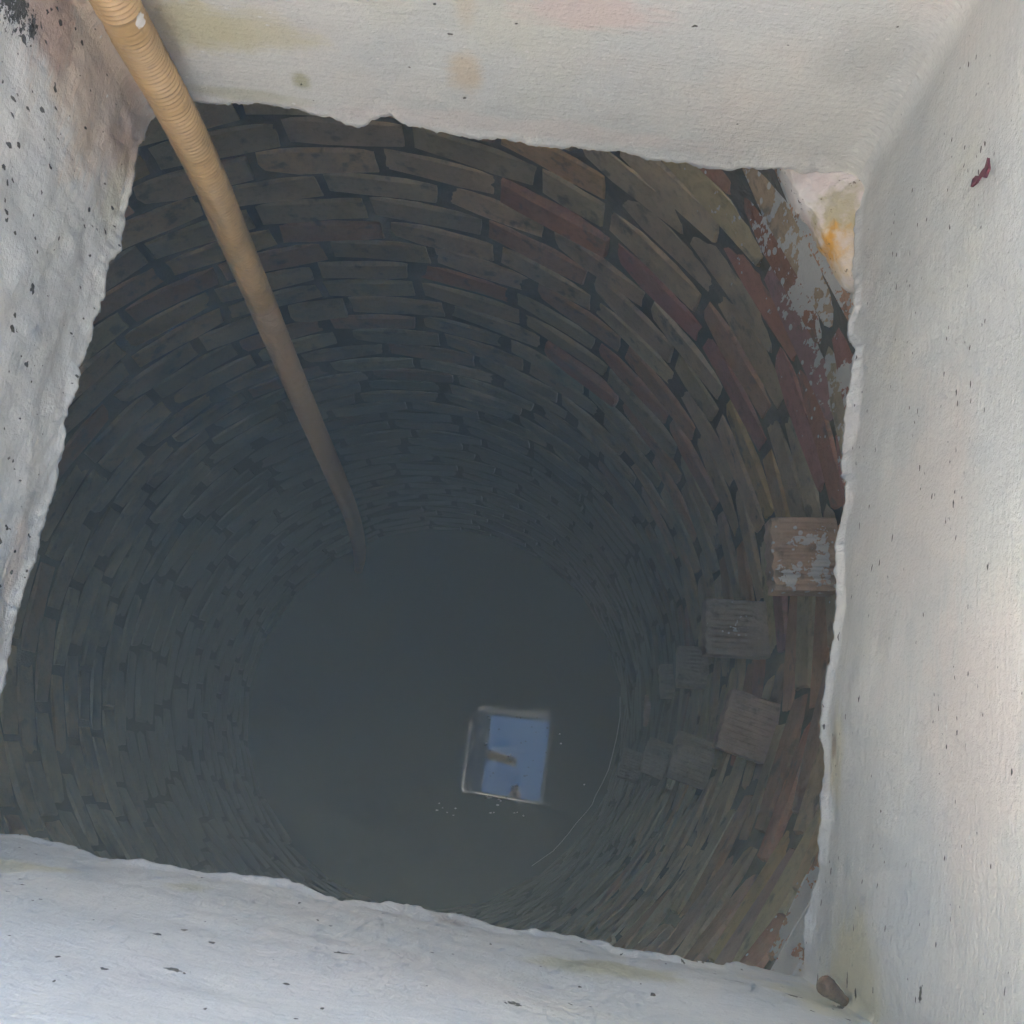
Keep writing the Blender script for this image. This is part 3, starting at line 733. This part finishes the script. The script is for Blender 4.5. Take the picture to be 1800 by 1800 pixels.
def hatch():
    root = empty('hatch', (float(C_TL[0]), float(C_TL[1] + C_BL[1]) / 2, SHAFT_TOP))
    rl = root.location
    tag(root, 'dark steel hatch with its lid propped open over the left of the shaft', 'hatch')
    bm = bmesh.new()
    quad = [C_TL, C_TR, C_BR, C_BL]
    for i in range(4):
        A, B = Vector((*quad[i], 0)), Vector((*quad[(i + 1) % 4], 0)); d = (B - A); L_ = d.length
        rot = Matrix.Rotation(math.atan2(d.y, d.x), 3, 'Z')
        cen = Vector((*((C_TL + C_TR + C_BR + C_BL) / 4), 0)); mid = (A + B) / 2
        out = (mid - cen).normalized()
        bm_box(bm, mid + out * 0.003 + Vector((0, 0, SHAFT_TOP + 0.012 + 0.001 * i)) - rl, (L_ + 0.05, 0.05, 0.018), rot)
    from_bm('frame', bm, m_steel, root)
    # the lid, hinged on the left edge and leaning back over the opening
    u = Vector((*W_LEFT.u, 0)); nin = Vector((*W_LEFT.nin, 0)); h = 0.86
    lean = (nin * 0.155 + Vector((0, 0, h))).normalized()
    o0 = Vector((*C_TL, SHAFT_TOP + 0.03)) - nin * 0.005 - rl
    bm = bmesh.new()
    Wd = W_LEFT.Len + 0.02; th = nin.cross(Vector((0, 0, 1)))
    perp = lean.cross(u).normalized()
    vs_ = []
    for a in (0, 1):
        for b, c in ((0, 0), (1, 0), (1, 1), (0, 1)):
            vs_.append(bm.verts.new(o0 + u * (b * Wd - 0.01) + lean * (c * h) + perp * (a * 0.02 - 0.01)))
    for q in ((0, 1, 2, 3), (7, 6, 5, 4), (0, 4, 5, 1), (1, 5, 6, 2), (2, 6, 7, 3), (3, 7, 4, 0)): bm.faces.new([vs_[i] for i in q])
    bmesh.ops.recalc_face_normals(bm, faces=bm.faces)
    lid = from_bm('lid', bm, m_steel, root)
    bm = bmesh.new()
    P = [o0 + u * (Wd * 0.5 + s * 0.08) + lean * (h * 0.9) + nin * 0.012 + nin * (0.03 if 0 < k < 3 else 0) for k, s in enumerate((-1, -1, 1, 1))]
    v, f = tube(P, 0.006, 8); hd = from_py('handle', v, f, m_steel, lid, True)
    for s in (0.2, 0.8):
        P = [o0 + u * (Wd * s - 0.04) - nin * 0.012, o0 + u * (Wd * s + 0.04) - nin * 0.012]
        v, f = tube(P, 0.01, 10); from_py('hinge', v, f, m_steel, root, True)
hatch()

def beam():
    # timber arm of the hoist: its underside is the brown bar in the reflection
    ZB = 1.95
    def mirror(px, py):                        # where a line of sight bounced off the water meets height ZB
        r = ray(px, py); D = (1 - WATER_Z) + (ZB - WATER_Z); return CAM + r * (D / -r[2])
    A = mirror(860, 1327); B = mirror(908, 1341)
    A = Vector((A[0], A[1], ZB)); B = Vector((B[0], B[1], ZB)); d = (B - A).normalized()
    A2 = A - d * 0.85
    root = empty('hoist_post', (A2.x, A2.y, 0.11)); rl = root.location
    tag(root, 'brown timber hoist arm above the shaft, mirrored across the sky in the water', 'hoist')
    rot = Matrix.Rotation(math.atan2(d.y, d.x), 3, 'Z')
    bm = bmesh.new(); bm_box(bm, (A2 + B) / 2 + Vector((0, 0, 0.05)) - rl, ((B - A2).length, 0.095, 0.10), rot, 0.006); from_bm('arm', bm, m_wood, root)
    bm = bmesh.new(); bm_box(bm, Vector((0, 0, 0.97)), (0.11, 0.11, 1.93), rot, 0.006); from_bm('post', bm, m_wood, root)
    bm = bmesh.new(); bm_box(bm, Vector((d.x * 0.22, d.y * 0.22, 1.66)), (0.50, 0.06, 0.06), rot @ Matrix.Rotation(R(-45), 3, 'Y'), 0.004); from_bm('brace', bm, m_wood, root)
    c = B - d * 0.05 + Vector((0, 0, -0.07)) - rl
    side = Vector((-d.y, d.x, 0))
    v, f = tube([c - side * 0.012, c - side * 0.004, c + side * 0.004, c + side * 0.012], [0.035, 0.028, 0.028, 0.035], 20); from_py('pulley', v, f, m_steel, root)
    P = [c + Vector((0, 0, 0.08)), c + side * 0.022 + Vector((0, 0, 0.03)), c + side * 0.022, c - side * 0.022, c - side * 0.022 + Vector((0, 0, 0.03)), c + Vector((0, 0, 0.08))]
    v, f = tube(P, 0.004, 8); from_py('hook', v, f, m_steel, root)
beam()

# ------------------------------------------------------------------ the photographer
def person():
    axis_back = Vector(mx[:3, 2].tolist()); up = Vector(mx[:3, 1].tolist()); right = Vector(mx[:3, 0].tolist())
    lens = Vector(CAM.tolist())
    root = empty('phone', lens + axis_back * 0.012)
    tag(root, 'dark phone held flat in two hands over the shaft', 'phone')
    rot = Matrix((right, up, axis_back)).transposed()
    def local(bm): 
        bmesh.ops.rotate(bm, verts=bm.verts, cent=(0, 0, 0), matrix=rot); return bm
    pc = Vector((0.0, -0.062, 0.006))
    bm = bmesh.new(); bm_box(bm, pc, (0.074, 0.155, 0.008), None, 0.003); from_bm('body', local(bm), simple('phone_body', (0.02, 0.02, 0.022), 0.3, 60, 0.2, 0.0), root)
    bm = bmesh.new(); bm_box(bm, pc + Vector((0, 0, 0.0045)), (0.068, 0.146, 0.002)); from_bm('screen', local(bm), simple('phone_screen', (0.015, 0.015, 0.018), 0.1, 60, 0.1, 0.0), root)
    bm = bmesh.new(); bm_box(bm, Vector((0.0, 0.0, -0.0005)), (0.026, 0.026, 0.005), None, 0.001); from_bm('lens_housing', local(bm), simple('phone_lens', (0.05, 0.05, 0.055), 0.25, 60, 0.1, 0.0), root)

    V = []; E = []; RAD = []; roots = []
    def chain(pts, rs, start=None):
        prev = start
        ids = []
        for p, r in zip(pts, rs):
            V.append(tuple(p)); RAD.append(r); i = len(V) - 1; ids.append(i)
            if prev is not None: E.append((prev, i))
            prev = i
        return ids
    G = 0.11
    pel = chain([(0.02, -0.66, 0.98)], [0.15]); roots.append(pel[0])
    sp = chain([(0.02, -0.64, 1.12), (0.02, -0.60, 1.26), (0.015, -0.53, 1.40), (0.01, -0.47, 1.49)], [0.14, 0.145, 0.15, 0.10], pel[0])
    nk = chain([(0.01, -0.42, 1.555)], [0.055], sp[-1])
    hd = chain([(0.01, -0.385, 1.60), (0.01, -0.36, 1.66), (0.01, -0.365, 1.72), (0.01, -0.385, 1.76)], [0.072, 0.088, 0.085, 0.05], nk[0])
    for s in (-1, 1):
        chain([(0.02 + s * 0.095, -0.66, 0.90), (0.02 + s * 0.105, -0.65, 0.56), (0.02 + s * 0.11, -0.69, 0.20), (0.02 + s * 0.11, -0.66, 0.145), (0.02 + s * 0.12, -0.50, 0.135)], [0.092, 0.062, 0.043, 0.045, 0.035], pel[0])
        sh = chain([(0.01 + s * 0.12, -0.48, 1.44), (0.01 + s * 0.19, -0.46, 1.41), (0.01 + s * 0.23, -0.42, 1.18), (s * 0.115, -0.22, 1.08)], [0.075, 0.062, 0.043, 0.030], sp[2])
        w = lens + axis_back * 0.012 + rot @ Vector((s * 0.062, -0.150, 0.012))
        pm = lens + axis_back * 0.012 + rot @ Vector((s * 0.052, -0.105, 0.016))
        chain([w, pm], [0.024, 0.026], sh[-1])
        # four fingers curling under the phone, thumb over the screen
        for k in range(4):
            y = -0.060 - 0.019 * k; ln = (0.9, 1.0, 0.95, 0.78)[k]
            pts = [Vector((s * 0.052, y - 0.006, 0.012)), Vector((s * 0.050, y, -0.004)), Vector((s * (0.050 - 0.022 * ln), y + 0.002, -0.010)), Vector((s * (0.050 - 0.038 * ln), y + 0.003, -0.008))]
            ids = chain([lens + axis_back * 0.012 + rot @ q for q in pts], [0.0105, 0.0095, 0.0085, 0.007]); roots.append(ids[0])
        pts = [Vector((s * 0.055, -0.095, 0.020)), Vector((s * 0.050, -0.070, 0.024)), Vector((s * 0.032, -0.052, 0.022)), Vector((s * 0.020, -0.044, 0.019))]
        ids = chain([lens + axis_back * 0.012 + rot @ q for q in pts], [0.013, 0.0115, 0.010, 0.008]); roots.append(ids[0])
    for pts, rs in (([(0.01, -0.295, 1.672), (0.01, -0.272, 1.645), (0.01, -0.282, 1.638)], [0.010, 0.012, 0.010]),
                    ([(-0.012, -0.292, 1.612), (0.01, -0.287, 1.611), (0.032, -0.292, 1.612)], [0.006, 0.008, 0.006]),
                    ([(-0.072, -0.365, 1.675), (-0.080, -0.372, 1.655), (-0.074, -0.365, 1.638)], [0.010, 0.012, 0.008]),
                    ([(0.092, -0.365, 1.675), (0.100, -0.372, 1.655), (0.094, -0.365, 1.638)], [0.010, 0.012, 0.008])):
        ids = chain(pts, rs); roots.append(ids[0])         # nose, lips, ears
    me = bpy.data.meshes.new('person'); me.from_pydata(V, E, []); me.update()
    o = bpy.data.objects.new('person', me); COL.objects.link(o)
    sk = o.modifiers.new('skin', 'SKIN'); sk.use_smooth_shade = True
    for i, r in enumerate(RAD): me.skin_vertices[0].data[i].radius = (r, r)
    for i in range(len(V)): me.skin_vertices[0].data[i].use_root = i in roots
    ss = o.modifiers.new('subdiv', 'SUBSURF'); ss.levels = 2; ss.render_levels = 2
    dg = bpy.context.evaluated_depsgraph_get(); dg.update()
    ev = bpy.data.meshes.new_from_object(o.evaluated_get(dg))
    o.modifiers.clear(); o.data = ev; ev.name = 'person'
    ev.materials.clear()
    for mat in (simple('skin', (0.50, 0.27, 0.20), 0.55, 60, 0.12, 0.1), simple('red_shirt', (0.42, 0.10, 0.09), 0.85, 90, 0.2, 0.3), simple('trousers', (0.05, 0.06, 0.09), 0.9, 90, 0.2, 0.3), simple('hair', (0.025, 0.018, 0.014), 0.6, 160, 0.5, 0.5), simple('shoes', (0.03, 0.03, 0.03), 0.6, 60, 0.2)): ev.materials.append(mat)
    for p in ev.polygons:
        c = p.center; p.use_smooth = True
        if c.z < 0.19: k = 4
        elif c.z < 1.02 and c.y < -0.5: k = 2
        elif c.y < -0.36 and c.z < 1.53: k = 1
        elif c.y < -0.30 and c.z < 1.5 and abs(c.x) > 0.14: k = 1
        elif c.z > 1.735 or (c.z > 1.6 and c.y < -0.40): k = 3
        else: k = 0
        p.material_index = k
    # face
    for s in (-1, 1):
        bm = bmesh.new(); bmesh.ops.create_uvsphere(bm, u_segments=12, v_segments=8, radius=0.012)
        bmesh.ops.translate(bm, vec=(0.01 + s * 0.032, -0.283, 1.675), verts=bm.verts)
        from_bm('eye', bm, simple('eye_dark', (0.03, 0.02, 0.02), 0.2, 60, 0.1, 0.0), o, True)
    tag(o, 'person in a red shirt leaning over the shaft, hands mirrored in the water', 'person')
person()

# ------------------------------------------------------------------ damp air
def haze():
    bm = bmesh.new(); bmesh.ops.create_cube(bm, size=1.0)
    z0, z1 = WATER_Z - 1.2, 2.6
    bmesh.ops.scale(bm, vec=(150, 150, z1 - z0), verts=bm.verts)
    bmesh.ops.translate(bm, vec=(0, 0, (z0 + z1) / 2), verts=bm.verts)
    m = bpy.data.materials.new('damp_air'); m.use_nodes = True; t = m.node_tree; t.nodes.clear()
    out = t.nodes.new('ShaderNodeOutputMaterial'); pv = t.nodes.new('ShaderNodeVolumePrincipled')
    pv.inputs['Color'].default_value = (0.93, 0.98, 0.81, 1); pv.inputs['Density'].default_value = HAZE_DENSITY; pv.inputs['Anisotropy'].default_value = -0.6
    t.links.new(pv.outputs[0], out.inputs['Volume'])
    o = from_bm('haze', bm, m); tag(o, 'thin damp haze filling the air', 'haze', kind='stuff')
if HAZE_DENSITY > 0: haze()
